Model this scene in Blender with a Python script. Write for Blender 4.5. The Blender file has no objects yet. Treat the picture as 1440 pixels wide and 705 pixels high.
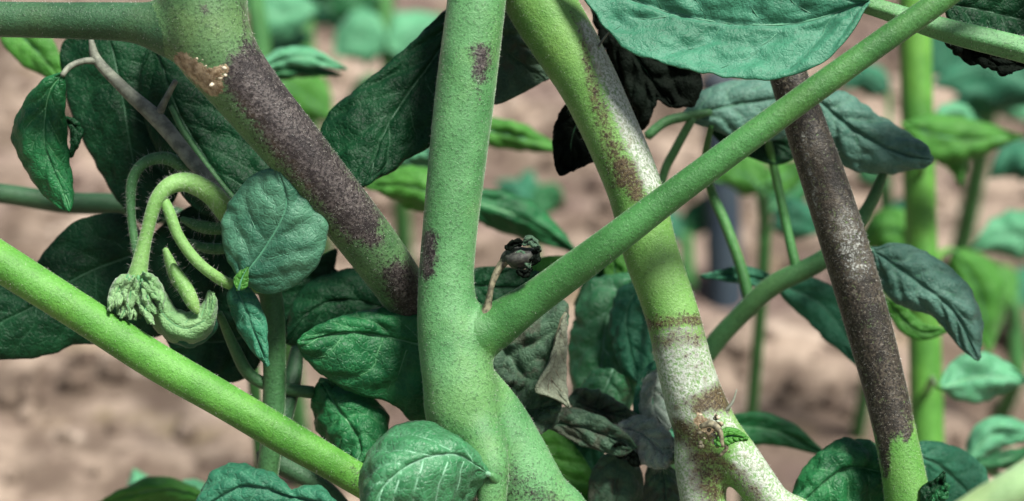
import bpy, math, random
import numpy as np
from mathutils import Vector, noise as mnoise

R = math.radians
rng = np.random.default_rng(7)
random.seed(7)
sc = bpy.context.scene
col = sc.collection

# ---------------------------------------------------------------- camera, sky, sun, exposure
PITCH = R(25.0); CAM_H = 0.42; LENS = 60.0; SENSOR = 36.0; FOCUS = 0.357
cam_d = bpy.data.cameras.new('camera'); cam = bpy.data.objects.new('camera', cam_d); col.objects.link(cam)
cam.location = (0, 0, CAM_H); cam.rotation_euler = (R(90) - PITCH, 0, 0)
cam_d.lens = LENS; cam_d.sensor_width = SENSOR; cam_d.sensor_fit = 'HORIZONTAL'
cam_d.clip_start = 0.01; cam_d.clip_end = 500
cam_d.dof.use_dof = True; cam_d.dof.focus_distance = FOCUS; cam_d.dof.aperture_fstop = 11.0
sc.camera = cam

SUN_EL, SUN_AZ = R(66), R(125)          # azimuth clockwise from +Y (the viewing direction)
w = bpy.data.worlds.new('World'); sc.world = w; w.use_nodes = True
nt = w.node_tree; nt.nodes.clear()
sky = nt.nodes.new('ShaderNodeTexSky'); sky.sky_type = 'NISHITA'; sky.sun_disc = False
sky.sun_elevation = SUN_EL; sky.sun_rotation = SUN_AZ; sky.air_density = 1.0; sky.dust_density = 3.0
bg = nt.nodes.new('ShaderNodeBackground'); bg.inputs['Strength'].default_value = 0.05
wo = nt.nodes.new('ShaderNodeOutputWorld')
nt.links.new(sky.outputs[0], bg.inputs[0]); nt.links.new(bg.outputs[0], wo.inputs[0])
sl = bpy.data.lights.new('sun', 'SUN'); sun = bpy.data.objects.new('sun', sl); col.objects.link(sun)
sl.energy = 4.4; sl.angle = R(14); sl.color = (1.0, 0.96, 0.9)
sd = Vector((math.sin(SUN_AZ) * math.cos(SUN_EL), math.cos(SUN_AZ) * math.cos(SUN_EL), math.sin(SUN_EL)))
sun.rotation_euler = sd.to_track_quat('Z', 'Y').to_euler(); sun.location = sd * 3
vs = sc.view_settings
vs.view_transform = 'Standard'; vs.look = 'None'; vs.exposure = 0.9; vs.gamma = 1.0; vs.use_curve_mapping = False
sc.cycles.use_denoising = True
sc.cycles.max_bounces = 8

# ---------------------------------------------------------------- geometry helpers
FW = np.array([0, math.cos(PITCH), -math.sin(PITCH)]); UP = np.array([0, math.sin(PITCH), math.cos(PITCH)])
CAM = np.array([0, 0, CAM_H]); K = SENSOR / LENS / 1440.0
def at(x, y, d):
    return CAM + FW * d + np.array([1.0, 0, 0]) * ((x - 720) * K * d) - UP * ((y - 352.5) * K * d)
def at_n(x, y, d):
    x = np.asarray(x); y = np.asarray(y); d = np.asarray(d)
    return CAM + FW * d[..., None] + np.array([1.0, 0, 0]) * ((x - 720) * K * d)[..., None] - UP * ((y - 352.5) * K * d)[..., None]
def proj(P):
    q = P - CAM; d = q @ FW
    return (q[:, 0] / (K * d) + 720, 352.5 - (q @ UP) / (K * d), d)

def spline(pts, n=None, step=None, dims=None):
    """Catmull-Rom through pts (any width), resampled evenly by length of the first dims columns."""
    p = np.asarray(pts, float)
    dims = dims or min(3, p.shape[1])
    if len(p) == 2: p = np.vstack([p[0], (p[0] + p[1]) / 2, p[1]])
    e = np.vstack([2 * p[0] - p[1], p, 2 * p[-1] - p[-2]])
    out = []
    for i in range(1, len(e) - 2):
        t = np.linspace(0, 1, 24, endpoint=False)[:, None]
        a, b, c, d = e[i - 1], e[i], e[i + 1], e[i + 2]
        out.append(0.5 * (2 * b + (c - a) * t + (2 * a - 5 * b + 4 * c - d) * t ** 2 + (3 * b - a - 3 * c + d) * t ** 3))
    q = np.vstack(out + [p[-1:]])
    L = np.r_[0, np.cumsum(np.linalg.norm(np.diff(q[:, :dims], axis=0), axis=1))]
    if n is None: n = max(4, int(L[-1] / step) + 1)
    s = np.linspace(0, L[-1], n)
    return np.stack([np.interp(s, L, q[:, k]) for k in range(q.shape[1])], 1)

def nz(P, f, seed=0.0):
    return np.array([mnoise.noise((p[0] * f + seed, p[1] * f - seed, p[2] * f + 2 * seed)) for p in P])

def mesh_obj(name, V, F, mat, parent=None, smooth=True, normals=None):
    V = np.asarray(V, float)
    if parent is not None:
        o_ = np.array(parent['_o']); V = V - o_
    me = bpy.data.meshes.new(name)
    me.from_pydata(V.tolist(), [], F if isinstance(F, list) else F.tolist())
    if smooth: me.polygons.foreach_set('use_smooth', [True] * len(me.polygons))
    if normals is not None: me.normals_split_custom_set_from_vertices(normals.tolist())
    me.materials.append(mat)
    me.update()
    o = bpy.data.objects.new(name, me); col.objects.link(o)
    if parent is not None:
        o.parent = parent
        o['_o'] = parent['_o']
    return o

def thing(name, label, cat, base, group=None):
    o = bpy.data.objects.new(name, None); col.objects.link(o)
    o.location = base; o['_o'] = [float(c) for c in base]
    o.empty_display_size = 0.02
    o['label'] = label; o['category'] = cat
    if group: o['group'] = group
    return o

def chain(px):
    """(x, y, width, depth) control points in picture units -> (x, y, z, radius)"""
    return np.array([list(at(x, y, d)) + [w_ * K * d / 2] for x, y, w_, d in px])
def to_ground(c, dx=0.0, dy=0.0, r=None):
    """continue a stem below the frame until it stands in the soil"""
    e = c[-1]; z = e[2]
    a = [e[0] + dx * .45, e[1] + dy * .4 - 0.004, z * .5, (r or e[3]) * 1.02]
    b = [e[0] + dx, e[1] + dy, -0.012, (r or e[3]) * 1.15]
    return np.vstack([c, a, b])

def tube(c, seg=28, step=0.0011, bumps=0.035, seed=0.0, cap=True, ridges=0.0):
    q = spline(c, step=step, dims=3)
    P, r = q[:, :3], q[:, 3]
    T = np.gradient(P, axis=0); T /= np.linalg.norm(T, axis=1)[:, None] + 1e-12
    ref = np.array([0, 1.0, 0.2])
    A = np.cross(T, ref); A /= np.linalg.norm(A, axis=1)[:, None] + 1e-12
    B = np.cross(T, A)
    th = np.linspace(0, 2 * math.pi, seg, endpoint=False)
    ring = np.cos(th)[None, :, None] * A[:, None] + np.sin(th)[None, :, None] * B[:, None]
    rr = np.repeat(r[:, None], seg, 1)
    if bumps:
        rm = max(r.mean(), 1e-5)
        n1 = nz((P / rm) * 0.22, 1.0, seed); n2 = np.array([[mnoise.noise((math.cos(t) * 1.2 + seed, math.sin(t) * 1.2, k * 0.02)) for t in th] for k in range(0, len(P), 8)])
        n2 = np.stack([np.interp(np.arange(len(P)), np.arange(0, len(P), 8), n2[:, j]) for j in range(seg)], 1)
        rr = rr * (1 + bumps * n1[:, None] + bumps * 0.9 * n2)
    if ridges: rr = rr * (1 + ridges * np.cos(5 * th)[None, :])
    V = P[:, None] + ring * rr[..., None]
    n = len(P); V = V.reshape(-1, 3)
    i = np.arange(n - 1)[:, None]; j = np.arange(seg)[None]
    a = i * seg + j; b = i * seg + (j + 1) % seg
    F = np.stack([a, b, b + seg, a + seg], -1).reshape(-1, 4).tolist()
    if cap:
        V = np.vstack([V, P[0] - T[0] * r[0] * .5, P[-1] + T[-1] * r[-1] * .5])
        k0 = n * seg
        F += [[(jj + 1) % seg, jj, k0] for jj in range(seg)]
        F += [[(n - 1) * seg + jj, (n - 1) * seg + (jj + 1) % seg, k0 + 1] for jj in range(seg)]
    return V, F

def paint(o, V, blobs):
    """stains: R dark rot, G brown rot, B white mould, A tan scar. blob = (ch, x0,y0,x1,y1, r0,r1, soft, strength)"""
    x, y, _ = proj(V)
    A = np.zeros((len(V), 4))
    for ch, x0, y0, x1, y1, r0, r1, soft, st in blobs:
        dx, dy = x1 - x0, y1 - y0; L2 = dx * dx + dy * dy + 1e-9
        t = np.clip(((x - x0) * dx + (y - y0) * dy) / L2, 0, 1)
        d = np.hypot(x - x0 - t * dx, y - y0 - t * dy); r = r0 + (r1 - r0) * t
        v = np.clip((r + soft - d) / (2 * soft), 0, 1); v = v * v * (3 - 2 * v) * st
        k = 'dbwt'.index(ch); A[:, k] = np.maximum(A[:, k], v)
    at_ = o.data.attributes.new('rot', 'FLOAT_COLOR', 'POINT')
    at_.data.foreach_set('color', A.astype(np.float32).ravel())

def hairs(parent, o, density, length, mat, wid=0.00003, lean=0.5):
    """fine plant hairs standing on the surface of o; density per square metre"""
    me = o.data; off = np.array(o['_o'])
    n = len(me.polygons)
    c = np.empty(n * 3); me.polygons.foreach_get('center', c); c = c.reshape(-1, 3)
    a = np.empty(n); me.polygons.foreach_get('area', a)
    nn = np.empty(n * 3); me.polygons.foreach_get('normal', nn); nn = nn.reshape(-1, 3)
    x, y, d = proj(c + off)
    vis = (x > -60) & (x < 1500) & (y > -60) & (y < 770)
    facing = np.einsum('ij,ij->i', nn, CAM - (c + off)) / np.linalg.norm(CAM - (c + off), axis=1)
    p = a * density * vis * (facing > -0.35)
    k = rng.poisson(p)
    idx = np.repeat(np.arange(n), k)
    if not len(idx): return
    m = len(idx)
    jit = rng.normal(size=(m, 3)) * np.sqrt(a[idx])[:, None] * .4
    N = nn[idx]; jit -= N * np.einsum('ij,ij->i', jit, N)[:, None]
    B = c[idx] + jit - N * 0.00012
    D = N + rng.normal(size=(m, 3)) * lean * .5 + np.array([0, 0, -.15]); D /= np.linalg.norm(D, axis=1)[:, None]
    Ln = length * rng.gamma(4, .25, m)
    S = np.cross(D, rng.normal(size=(m, 3))); S /= np.linalg.norm(S, axis=1)[:, None]
    S2 = np.cross(D, S)
    V = np.empty((m, 4, 3))
    V[:, 0] = B + S * wid; V[:, 1] = B - S * wid * .5 + S2 * wid * .87; V[:, 2] = B - S * wid * .5 - S2 * wid * .87
    V[:, 3] = B + D * Ln[:, None] + np.array([0, 0, -1]) * (Ln ** 2)[:, None] * 60
    i = np.arange(m)[:, None] * 4
    F = np.concatenate([i + [0, 1, 3], i + [1, 2, 3], i + [2, 0, 3]])
    h = mesh_obj('stem_hair', V.reshape(-1, 3) + off, F, mat, parent)
    h['kind'] = 'stuff'
    return h

def fused(chains, voxel=0.00055, smooth=60):
    """union of tubes with soft joints; returns V, F, N and for every face the number of the nearest chain"""
    VV, FF, k = [], [], 0
    axes = []
    for i, c in enumerate(chains):
        V, F = tube(c, seg=32, step=0.0012, seed=i * 3.1)
        VV.append(V); FF += [[a + k for a in f] for f in F]; k += len(V)
        axes.append(spline(c, step=0.002, dims=3))
    me = bpy.data.meshes.new('tmp'); me.from_pydata(np.vstack(VV).tolist(), [], FF)
    o = bpy.data.objects.new('tmp', me); col.objects.link(o)
    m = o.modifiers.new('r', 'REMESH'); m.mode = 'VOXEL'; m.voxel_size = voxel
    m = o.modifiers.new('s', 'SMOOTH'); m.factor = .5; m.iterations = smooth
    dg = bpy.context.evaluated_depsgraph_get()
    ev = o.evaluated_get(dg); e = ev.to_mesh()
    V = np.empty(len(e.vertices) * 3); e.vertices.foreach_get('co', V); V = V.reshape(-1, 3)
    N = np.empty(len(e.vertices) * 3); e.vertices.foreach_get('normal', N); N = N.reshape(-1, 3)
    F = np.array([list(p.vertices) for p in e.polygons if len(p.vertices) == 4])
    ev.to_mesh_clear(); bpy.data.objects.remove(o); bpy.data.meshes.remove(me)
    C = V[F].mean(1)
    best = np.full(len(C), 1e9); own = np.zeros(len(C), int)
    for i, ax in enumerate(axes):
        D = np.full(len(C), 1e9)
        for s in range(0, len(C), 20000):
            blk = C[s:s + 20000]
            dd = np.linalg.norm(blk[:, None] - ax[None, :, :3], axis=2) / np.maximum(ax[None, :, 3], 1e-5)
            D[s:s + 20000] = dd.min(1)
        sel = D < best - (0.12 if i else 0)
        best[sel] = D[sel]; own[sel] = i
    return V, F, N, own

def split_parts(parent, fu, names, mats, blobs):
    V, F, N, own = fu; out = []
    for i, nme in enumerate(names):
        f = F[own == i]
        if not len(f): out.append(None); continue
        u, inv = np.unique(f, return_inverse=True)
        o = mesh_obj(nme, V[u], inv.reshape(f.shape), mats[i], parent, normals=N[u])
        paint(o, V[u], blobs)
        out.append(o)
    return out

def stem(parent, name, c, mat, blobs=(), seg=28, step=0.0011, bumps=.035, seed=0.0, ridges=0.0):
    V, F = tube(c, seg, step, bumps, seed, ridges=ridges)
    o = mesh_obj(name, V, F, mat, parent)
    if blobs is not None: paint(o, V, blobs)
    return o

# ---------------------------------------------------------------- materials
def new_mat(name):
    m = bpy.data.materials.new(name); m.use_nodes = True
    nt = m.node_tree; nt.nodes.clear()
    return m, nt, nt.nodes, nt.links
def N_(nt, t, **kw):
    n = nt.nodes.new(t)
    for k, v in kw.items(): setattr(n, k, v)
    return n
def mixc(nt, fac, a, b, blend='MIX'):
    n = N_(nt, 'ShaderNodeMix', data_type='RGBA', blend_type=blend)
    for inp, v in ((n.inputs[0], fac), (n.inputs[6], a), (n.inputs[7], b)):
        if hasattr(v, 'default_value') or hasattr(v, 'links'): nt.links.new(v, inp)
        elif isinstance(v, (int, float)): inp.default_value = v
        else: inp.default_value = (*v, 1)
    return n.outputs[2]
def ramp(nt, v, lo, hi, a=0.0, b=1.0):
    n = N_(nt, 'ShaderNodeMapRange', interpolation_type='SMOOTHSTEP')
    nt.links.new(v, n.inputs[0])
    n.inputs[1].default_value = lo; n.inputs[2].default_value = hi; n.inputs[3].default_value = a; n.inputs[4].default_value = b
    return n.outputs[0]
def math_(nt, op, a, b=None):
    n = N_(nt, 'ShaderNodeMath', operation=op)
    for i, v in enumerate((a, b)):
        if v is None: continue
        if isinstance(v, (int, float)): n.inputs[i].default_value = v
        else: nt.links.new(v, n.inputs[i])
    return n.outputs[0]
def tnoise(nt, co, scale, detail=4, rough=.55):
    n = N_(nt, 'ShaderNodeTexNoise'); nt.links.new(co, n.inputs['Vector'])
    n.inputs['Scale'].default_value = scale; n.inputs['Detail'].default_value = detail; n.inputs['Roughness'].default_value = rough
    return n.outputs[0]

def stem_mat(name, g1, g2, speck=.5, rough=.5, rot=((.078, .067, .062), (.015, .012, .012), (.18, .16, .145))):
    m, nt, nd, ln = new_mat(name)
    co = N_(nt, 'ShaderNodeTexCoord').outputs['Object']
    c = mixc(nt, ramp(nt, tnoise(nt, co, 70, 3), .35, .68), g1, g2)
    c = mixc(nt, ramp(nt, tnoise(nt, co, 48, 4, .6), .46, .70, 0, .3), c, (g1[0] * 1.4 + .02, g1[1] * 1.12, g1[2] * .8))
    fine = tnoise(nt, co, 1700, 3, .72); mid = tnoise(nt, co, 480, 4, .65)
    c = mixc(nt, ramp(nt, fine, .50, .66, 0, speck), c, tuple(v * .30 for v in g2))
    c = mixc(nt, ramp(nt, tnoise(nt, co, 2100, 2, .6), .60, .72, 0, .3), c, tuple(min(1, v * 1.3 + .05) for v in g1))
    at_ = N_(nt, 'ShaderNodeAttribute', attribute_name='rot')
    sp = N_(nt, 'ShaderNodeSeparateColor'); ln.new(at_.outputs['Color'], sp.inputs[0])
    jit = math_(nt, 'ADD', math_(nt, 'MULTIPLY', math_(nt, 'SUBTRACT', mid, .5), 1.1), math_(nt, 'MULTIPLY', math_(nt, 'SUBTRACT', fine, .5), 1.5))
    def mask(ch, lo=.20, hi=.86):
        gate = ramp(nt, ch, .02, .35)
        return math_(nt, 'MULTIPLY', ramp(nt, math_(nt, 'ADD', ch, jit), lo, hi), gate)
    tan = mixc(nt, ramp(nt, tnoise(nt, co, 500, 4, .65), .35, .65), (.45, .36, .23), (.14, .095, .05))
    brown = mixc(nt, ramp(nt, fine, .35, .65), (.115, .088, .040), (.036, .027, .015))
    dark = mixc(nt, ramp(nt, fine, .40, .60), rot[0], rot[1])
    dark = mixc(nt, ramp(nt, tnoise(nt, co, 230, 4, .6), .46, .64, 0, .75), dark, rot[1])
    dark = mixc(nt, ramp(nt, tnoise(nt, co, 900, 2), .60, .72, 0, .5), dark, rot[2])
    white = mixc(nt, ramp(nt, fine, .36, .64), (.19, .215, .165), (.55, .59, .54))
    white = mixc(nt, ramp(nt, mid, .54, .68, 0, .45), white, (.20, .18, .11))
    c = mixc(nt, mask(sp.outputs[0]), c, dark)
    c = mixc(nt, math_(nt, 'MULTIPLY', mask(sp.outputs[2], .25, .95), .88), c, white)
    c = mixc(nt, mask(sp.outputs[1], .25, .95), c, brown)
    c = mixc(nt, mask(at_.outputs['Alpha'], .42, .58), c, tan)
    b = N_(nt, 'ShaderNodeBsdfPrincipled'); ln.new(c, b.inputs['Base Color'])
    b.inputs['Roughness'].default_value = rough; b.inputs['Specular IOR Level'].default_value = .35
    b.inputs['Sheen Weight'].default_value = .30; b.inputs['Sheen Roughness'].default_value = .22
    b.inputs['Sheen Tint'].default_value = (.8, 1, .75, 1)
    b.inputs['Subsurface Weight'].default_value = .05; b.inputs['Subsurface Scale'].default_value = .002
    b.inputs['Subsurface Radius'].default_value = (.6, 1.0, .3)
    bp = N_(nt, 'ShaderNodeBump'); bp.inputs['Strength'].default_value = .6; bp.inputs['Distance'].default_value = .00035
    ln.new(math_(nt, 'ADD', fine, mid), bp.inputs['Height']); ln.new(bp.outputs[0], b.inputs['Normal'])
    o = N_(nt, 'ShaderNodeOutputMaterial'); ln.new(b.outputs[0], o.inputs[0])
    return m

def leaf_mat(name, a, b_, vein, trans, rough=.5, patch=None, tw=.25, sheen=.12, spec=.4, netw=1.0):
    m, nt, nd, ln = new_mat(name)
    tc = N_(nt, 'ShaderNodeTexCoord').outputs['Object']
    oi = N_(nt, 'ShaderNodeObjectInfo')
    ad = N_(nt, 'ShaderNodeVectorMath', operation='ADD'); ln.new(tc, ad.inputs[0])
    mm = N_(nt, 'ShaderNodeVectorMath', operation='SCALE'); ln.new(oi.outputs['Location'], mm.inputs[0]); mm.inputs['Scale'].default_value = 3.0
    ln.new(mm.outputs[0], ad.inputs[1]); co = ad.outputs[0]
    c = mixc(nt, ramp(nt, tnoise(nt, co, 110, 4), .33, .68), a, b_)
    fine = tnoise(nt, co, 1400, 3, .65)
    vo = N_(nt, 'ShaderNodeTexVoronoi', feature='DISTANCE_TO_EDGE'); vo.inputs['Scale'].default_value = 760
    wn = N_(nt, 'ShaderNodeTexNoise'); ln.new(co, wn.inputs['Vector']); wn.inputs['Scale'].default_value = 420; wn.inputs['Detail'].default_value = 3
    ws = N_(nt, 'ShaderNodeVectorMath', operation='SCALE'); ln.new(wn.outputs['Color'], ws.inputs[0]); ws.inputs['Scale'].default_value = .0022
    wa = N_(nt, 'ShaderNodeVectorMath', operation='ADD'); ln.new(co, wa.inputs[0]); ln.new(ws.outputs[0], wa.inputs[1]); ln.new(wa.outputs[0], vo.inputs['Vector'])
    net = ramp(nt, vo.outputs['Distance'], .0, .16, 1, 0)
    c = mixc(nt, math_(nt, 'MULTIPLY', net, .25 * netw), c, vein)
    c = mixc(nt, ramp(nt, fine, .50, .72, 0, .45), c, tuple(v * .45 for v in b_))
    at_ = N_(nt, 'ShaderNodeAttribute', attribute_name='vein')
    c = mixc(nt, math_(nt, 'MULTIPLY', at_.outputs['Fac'], .32), c, vein)
    if patch:
        c = mixc(nt, ramp(nt, tnoise(nt, co, 150, 5, .65), .50, .60, 0, .9), c, patch)
    b = N_(nt, 'ShaderNodeBsdfPrincipled'); ln.new(c, b.inputs['Base Color'])
    b.inputs['Roughness'].default_value = rough; b.inputs['Specular IOR Level'].default_value = spec
    b.inputs['Sheen Weight'].default_value = sheen; b.inputs['Sheen Roughness'].default_value = .4
    bp = N_(nt, 'ShaderNodeBump'); bp.inputs['Strength'].default_value = .55; bp.inputs['Distance'].default_value = .0005
    ln.new(math_(nt, 'SUBTRACT', fine, math_(nt, 'MULTIPLY', net, .45 * netw)), bp.inputs['Height']); ln.new(bp.outputs[0], b.inputs['Normal'])
    t = N_(nt, 'ShaderNodeBsdfTranslucent'); t.inputs[0].default_value = (*trans, 1)
    mx = N_(nt, 'ShaderNodeMixShader'); mx.inputs[0].default_value = tw
    ln.new(b.outputs[0], mx.inputs[1]); ln.new(t.outputs[0], mx.inputs[2])
    o = N_(nt, 'ShaderNodeOutputMaterial'); ln.new(mx.outputs[0], o.inputs[0])
    return m

def plain(name, a, b_, scale=300, rough=.7, sheen=0.0, bump=.3):
    m, nt, nd, ln = new_mat(name)
    co = N_(nt, 'ShaderNodeTexCoord').outputs['Object']
    n = tnoise(nt, co, scale, 5, .6)
    c = mixc(nt, ramp(nt, n, .33, .67), a, b_)
    b = N_(nt, 'ShaderNodeBsdfPrincipled'); ln.new(c, b.inputs['Base Color']); b.inputs['Roughness'].default_value = rough
    b.inputs['Sheen Weight'].default_value = sheen
    bp = N_(nt, 'ShaderNodeBump'); bp.inputs['Strength'].default_value = bump; bp.inputs['Distance'].default_value = .3 / scale
    ln.new(n, bp.inputs['Height']); ln.new(bp.outputs[0], b.inputs['Normal'])
    o = N_(nt, 'ShaderNodeOutputMaterial'); ln.new(b.outputs[0], o.inputs[0])
    return m

M = {}
M['stem'] = stem_mat('stem_pale_green', (.115, .300, .115), (.058, .190, .062), .58)
M['stem_bright'] = stem_mat('stem_fresh_green', (.098, .300, .045), (.050, .185, .022), .36)
M['stem_yellow'] = stem_mat('stem_yellow_green', (.155, .330, .085), (.095, .240, .048), .34)
M['stem_dark'] = stem_mat('stem_deep_green', (.036, .105, .045), (.019, .066, .026), .5)
M['stem_mid'] = stem_mat('stem_mid_green', (.055, .200, .052), (.032, .130, .030), .35)
M['stem_node'] = stem_mat('stem_greyish_green', (.085, .185, .070), (.036, .100, .036), .75)
M['petiole'] = stem_mat('petiole_green', (.058, .175, .060), (.030, .105, .034), .5)
M['dead'] = plain('dead_petiole', (.20, .22, .165), (.08, .09, .068), 500)
M['dead_tan'] = plain('dry_stalk', (.26, .24, .15), (.06, .055, .035), 900)
M['hair'] = plain('plant_hair', (.75, .78, .68), (.85, .85, .78), 300, .5, bump=0)
M['fleck'] = plain('dry_fleck', (.55, .50, .38), (.34, .29, .19), 600)
M['teal'] = leaf_mat('leaf_blue_green', (.034, .205, .108), (.015, .110, .058), (.09, .30, .17), (.04, .27, .05), .5, sheen=.05, spec=.3)
M['mid'] = leaf_mat('leaf_green', (.020, .170, .052), (.008, .082, .028), (.07, .27, .10), (.04, .33, .02), .40, sheen=.0, spec=.3)
M['dark'] = leaf_mat('leaf_dark_green_shaded', (.0055, .046, .016), (.0022, .022, .008), (.014, .075, .026), (.010, .10, .007), .45, tw=.14, sheen=.0, spec=.16)  # dark green leaf, deepened further so shade sits in its colour
M['bright'] = leaf_mat('leaf_bright_green', (.075, .29, .035), (.04, .19, .02), (.15, .38, .08), (.12, .50, .02), .5, tw=.35)
M['pale'] = leaf_mat('leaf_pale_blue_green', (.115, .42, .20), (.07, .31, .14), (.2, .42, .3), (.08, .35, .1), .5)
M['grey'] = leaf_mat('leaf_withered_grey_green', (.050, .120, .064), (.022, .060, .032), (.10, .18, .10), (.05, .13, .03), .65, patch=(.046, .056, .034), tw=.12)
M['black'] = leaf_mat('leaf_rotted_black', (.004, .008, .005), (.002, .004, .0025), (.008, .012, .008), (.004, .006, .003), .7, tw=.05, sheen=0, spec=.06)
M['dry'] = leaf_mat('leaf_dry_tan', (.25, .29, .20), (.13, .15, .10), (.05, .05, .035), (.12, .14, .07), .75, tw=.12)
M['glossy'] = leaf_mat('leaf_glossy_green', (.055, .255, .100), (.028, .160, .058), (.20, .46, .27), (.06, .38, .05), .34, sheen=.05, spec=.5)
M['bluegrey'] = leaf_mat('leaf_grey_blue_green', (.095, .235, .175), (.050, .150, .108), (.15, .30, .22), (.05, .22, .06), .5)
M['mottled'] = leaf_mat('leaf_mottled_blue_green', (.085, .250, .145), (.020, .110, .060), (.13, .30, .20), (.05, .25, .06), .48, sheen=.05, netw=.5)
M['vein_white'] = plain('leaf_vein_whitish', (.26, .50, .33), (.16, .38, .22), 400, .5)
M['fuzz'] = leaf_mat('leaf_mould_furred', (.27, .35, .28), (.12, .19, .145), (.36, .40, .36), (.1, .2, .1), .8, sheen=.6)
M['topleaf'] = leaf_mat('leaf_matt_blue_green', (.055, .255, .145), (.030, .170, .092), (.09, .28, .19), (.04, .25, .06), .5, netw=.3)
M['vein'] = plain('leaf_vein', (.075, .25, .14), (.04, .17, .09), 400, .5)
M['vein_dark'] = plain('leaf_vein_deep', (.022, .095, .04), (.014, .065, .026), 400, .5)
M['vein_pale'] = plain('leaf_vein_pale', (.10, .29, .12), (.06, .21, .075), 400, .5)
VEIN = {'teal': 'vein', 'mid': 'vein_pale', 'dark': 'vein_dark', 'bright': 'vein', 'pale': 'vein_pale', 'grey': 'vein_dark', 'black': 'vein_dark', 'dry': 'dead_tan', 'glossy': 'vein_white', 'bluegrey': 'vein', 'topleaf': 'vein', 'mottled': 'vein', 'fuzz': 'vein'}

# ---------------------------------------------------------------- leaves
def leaf(parent, mat, mid, left, right, d0, d1=None, cup=0.0, wave=.0012, blister=.0007, nv=5, slope=.55,
         ns=60, ntt=22, veins=True, thick=.00035, dep=None, seed=None, serr=.0, name='leaf', label=None, midr=.00038):
    """a leaf blade from its midrib and its two edges; cup pushes the edges away from (+) or towards (-) the camera"""
    d1 = d0 if d1 is None else d1
    seed = rng.uniform(0, 50) if seed is None else seed
    mid = list(mid); a, b = mid[0], mid[-1]
    m = spline(mid, ns + 1, dims=2); l = spline([a] + list(left) + [b], ns + 1, dims=2); r = spline([a] + list(right) + [b], ns + 1, dims=2)
    s = np.linspace(0, 1, ns + 1)
    wpx = np.hypot(*(l - r).T).max()
    if serr:
        for e, k in ((l, 0), (r, 9)):
            n = np.array([mnoise.noise((x * ns * .35, seed + k, 0)) for x in s]) + .5 * np.array([mnoise.noise((x * ns * .8, seed + k, 5)) for x in s])
            e += (e - m) * (serr * n * np.sin(np.pi * s) ** .4)[:, None]
    t = np.linspace(-1, 1, 2 * ntt + 1)
    T = np.abs(t)[None, :, None]
    E = np.where((t < 0)[None, :, None], l[:, None], r[:, None])
    XY = m[:, None] * (1 - T) + E * T
    S, TT = np.meshgrid(s, t, indexing='ij')
    D = d0 + (d1 - d0) * S + cup * TT ** 2 * np.sin(np.pi * np.clip(S, .02, .98)) ** .6
    if dep is not None: D = D + dep(S, TT)
    low = np.array([[mnoise.noise((a_ * 3.0 + seed, b_ * 1.6, seed)) for b_ in t] for a_ in s])
    D = D + low * wave * (.4 + .6 * np.abs(TT))
    P = at_n(XY[..., 0], XY[..., 1], D)
    Nn = np.cross(np.gradient(P, axis=0), np.gradient(P, axis=1))
    Nn /= np.linalg.norm(Nn, axis=2, keepdims=True) + 1e-12
    view = CAM - P
    if np.mean(np.einsum('ijk,ijk->ij', Nn, view)) < 0: Nn = -Nn; flip = True
    else: flip = False
    ph = S * (nv + .8) - np.abs(TT) * slope * nv * .5 + np.where(TT < 0, .35, 0)
    warp = np.array([[mnoise.noise((a_ * 4 + seed, b_ * 2.5, seed + 3)) for b_ in t] for a_ in s]) * .38
    ph = ph + warp
    f = np.abs((ph + .5) % 1 - .5)            # distance to a side vein in vein spacings
    side = np.exp(-(f / .09) ** 2) * (np.abs(TT) < .92) * (ph > 0) * np.sin(np.pi * np.clip(np.abs(TT), .0, 1)) ** .15
    cen = np.exp(-(np.abs(TT) / .05) ** 2)
    hgt = blister * (np.sin(np.pi * np.clip(2 * f, 0, 1) / 1.0 * .5) ** .8) * np.sin(np.pi * np.clip(np.abs(TT), 0, 1)) ** .6 - blister * .7 * cen
    small = np.array([[mnoise.noise((p[0] * 330, p[1] * 330, p[2] * 330 + seed)) for p in row] for row in P])
    small2 = np.array([[mnoise.noise((p[0] * 800, p[1] * 800, p[2] * 800 - seed)) for p in row] for row in P])
    hgt = hgt + small * blister * .75 + small2 * blister * .28
    ends = np.sin(np.pi * np.clip(S, 0, 1)) ** .25
    P = P + Nn * (hgt * ends)[..., None]
    n1, n2 = ns + 1, 2 * ntt + 1
    V = np.vstack([P.reshape(-1, 3), (P - Nn * thick).reshape(-1, 3)])
    i, j = np.meshgrid(np.arange(ns), np.arange(2 * ntt), indexing='ij')
    q = np.stack([i * n2 + j, (i + 1) * n2 + j, (i + 1) * n2 + j + 1, i * n2 + j + 1], -1).reshape(-1, 4)
    if flip: q = q[:, ::-1]
    off = n1 * n2
    edge = [k * n2 for k in range(n1)] + [ns * n2 + k for k in range(1, n2)] + [k * n2 + n2 - 1 for k in range(ns - 1, -1, -1)] + [k for k in range(n2 - 2, 0, -1)]
    rim = [[edge[k], edge[(k + 1) % len(edge)], edge[(k + 1) % len(edge)] + off, edge[k] + off] for k in range(len(edge))]
    if flip: rim = [x[::-1] for x in rim]
    F = q.tolist() + (q[:, ::-1] + off).tolist() + [x[::-1] for x in rim]
    o = mesh_obj(name, V, F, M[mat], parent)
    va = np.clip(np.maximum(side * .8, cen), 0, 1).ravel()
    at_ = o.data.attributes.new('vein', 'FLOAT', 'POINT'); at_.data.foreach_set('value', np.r_[va, va].astype(np.float32))
    if label: o['label'] = label
    # veins that stand proud of the blade
    if veins:
        vm = M[VEIN[mat]]
        c = P[:, ntt]; rr = np.interp(s, [0, .6, 1], [midr, midr * .6, midr * .2])
        path = np.hstack([c - Nn[:, ntt] * .00006, rr[:, None]])[::2]
        V2, F2 = tube(path, seg=6, step=.002, bumps=0)
        mesh_obj('midrib', V2, F2, vm, o)
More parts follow.
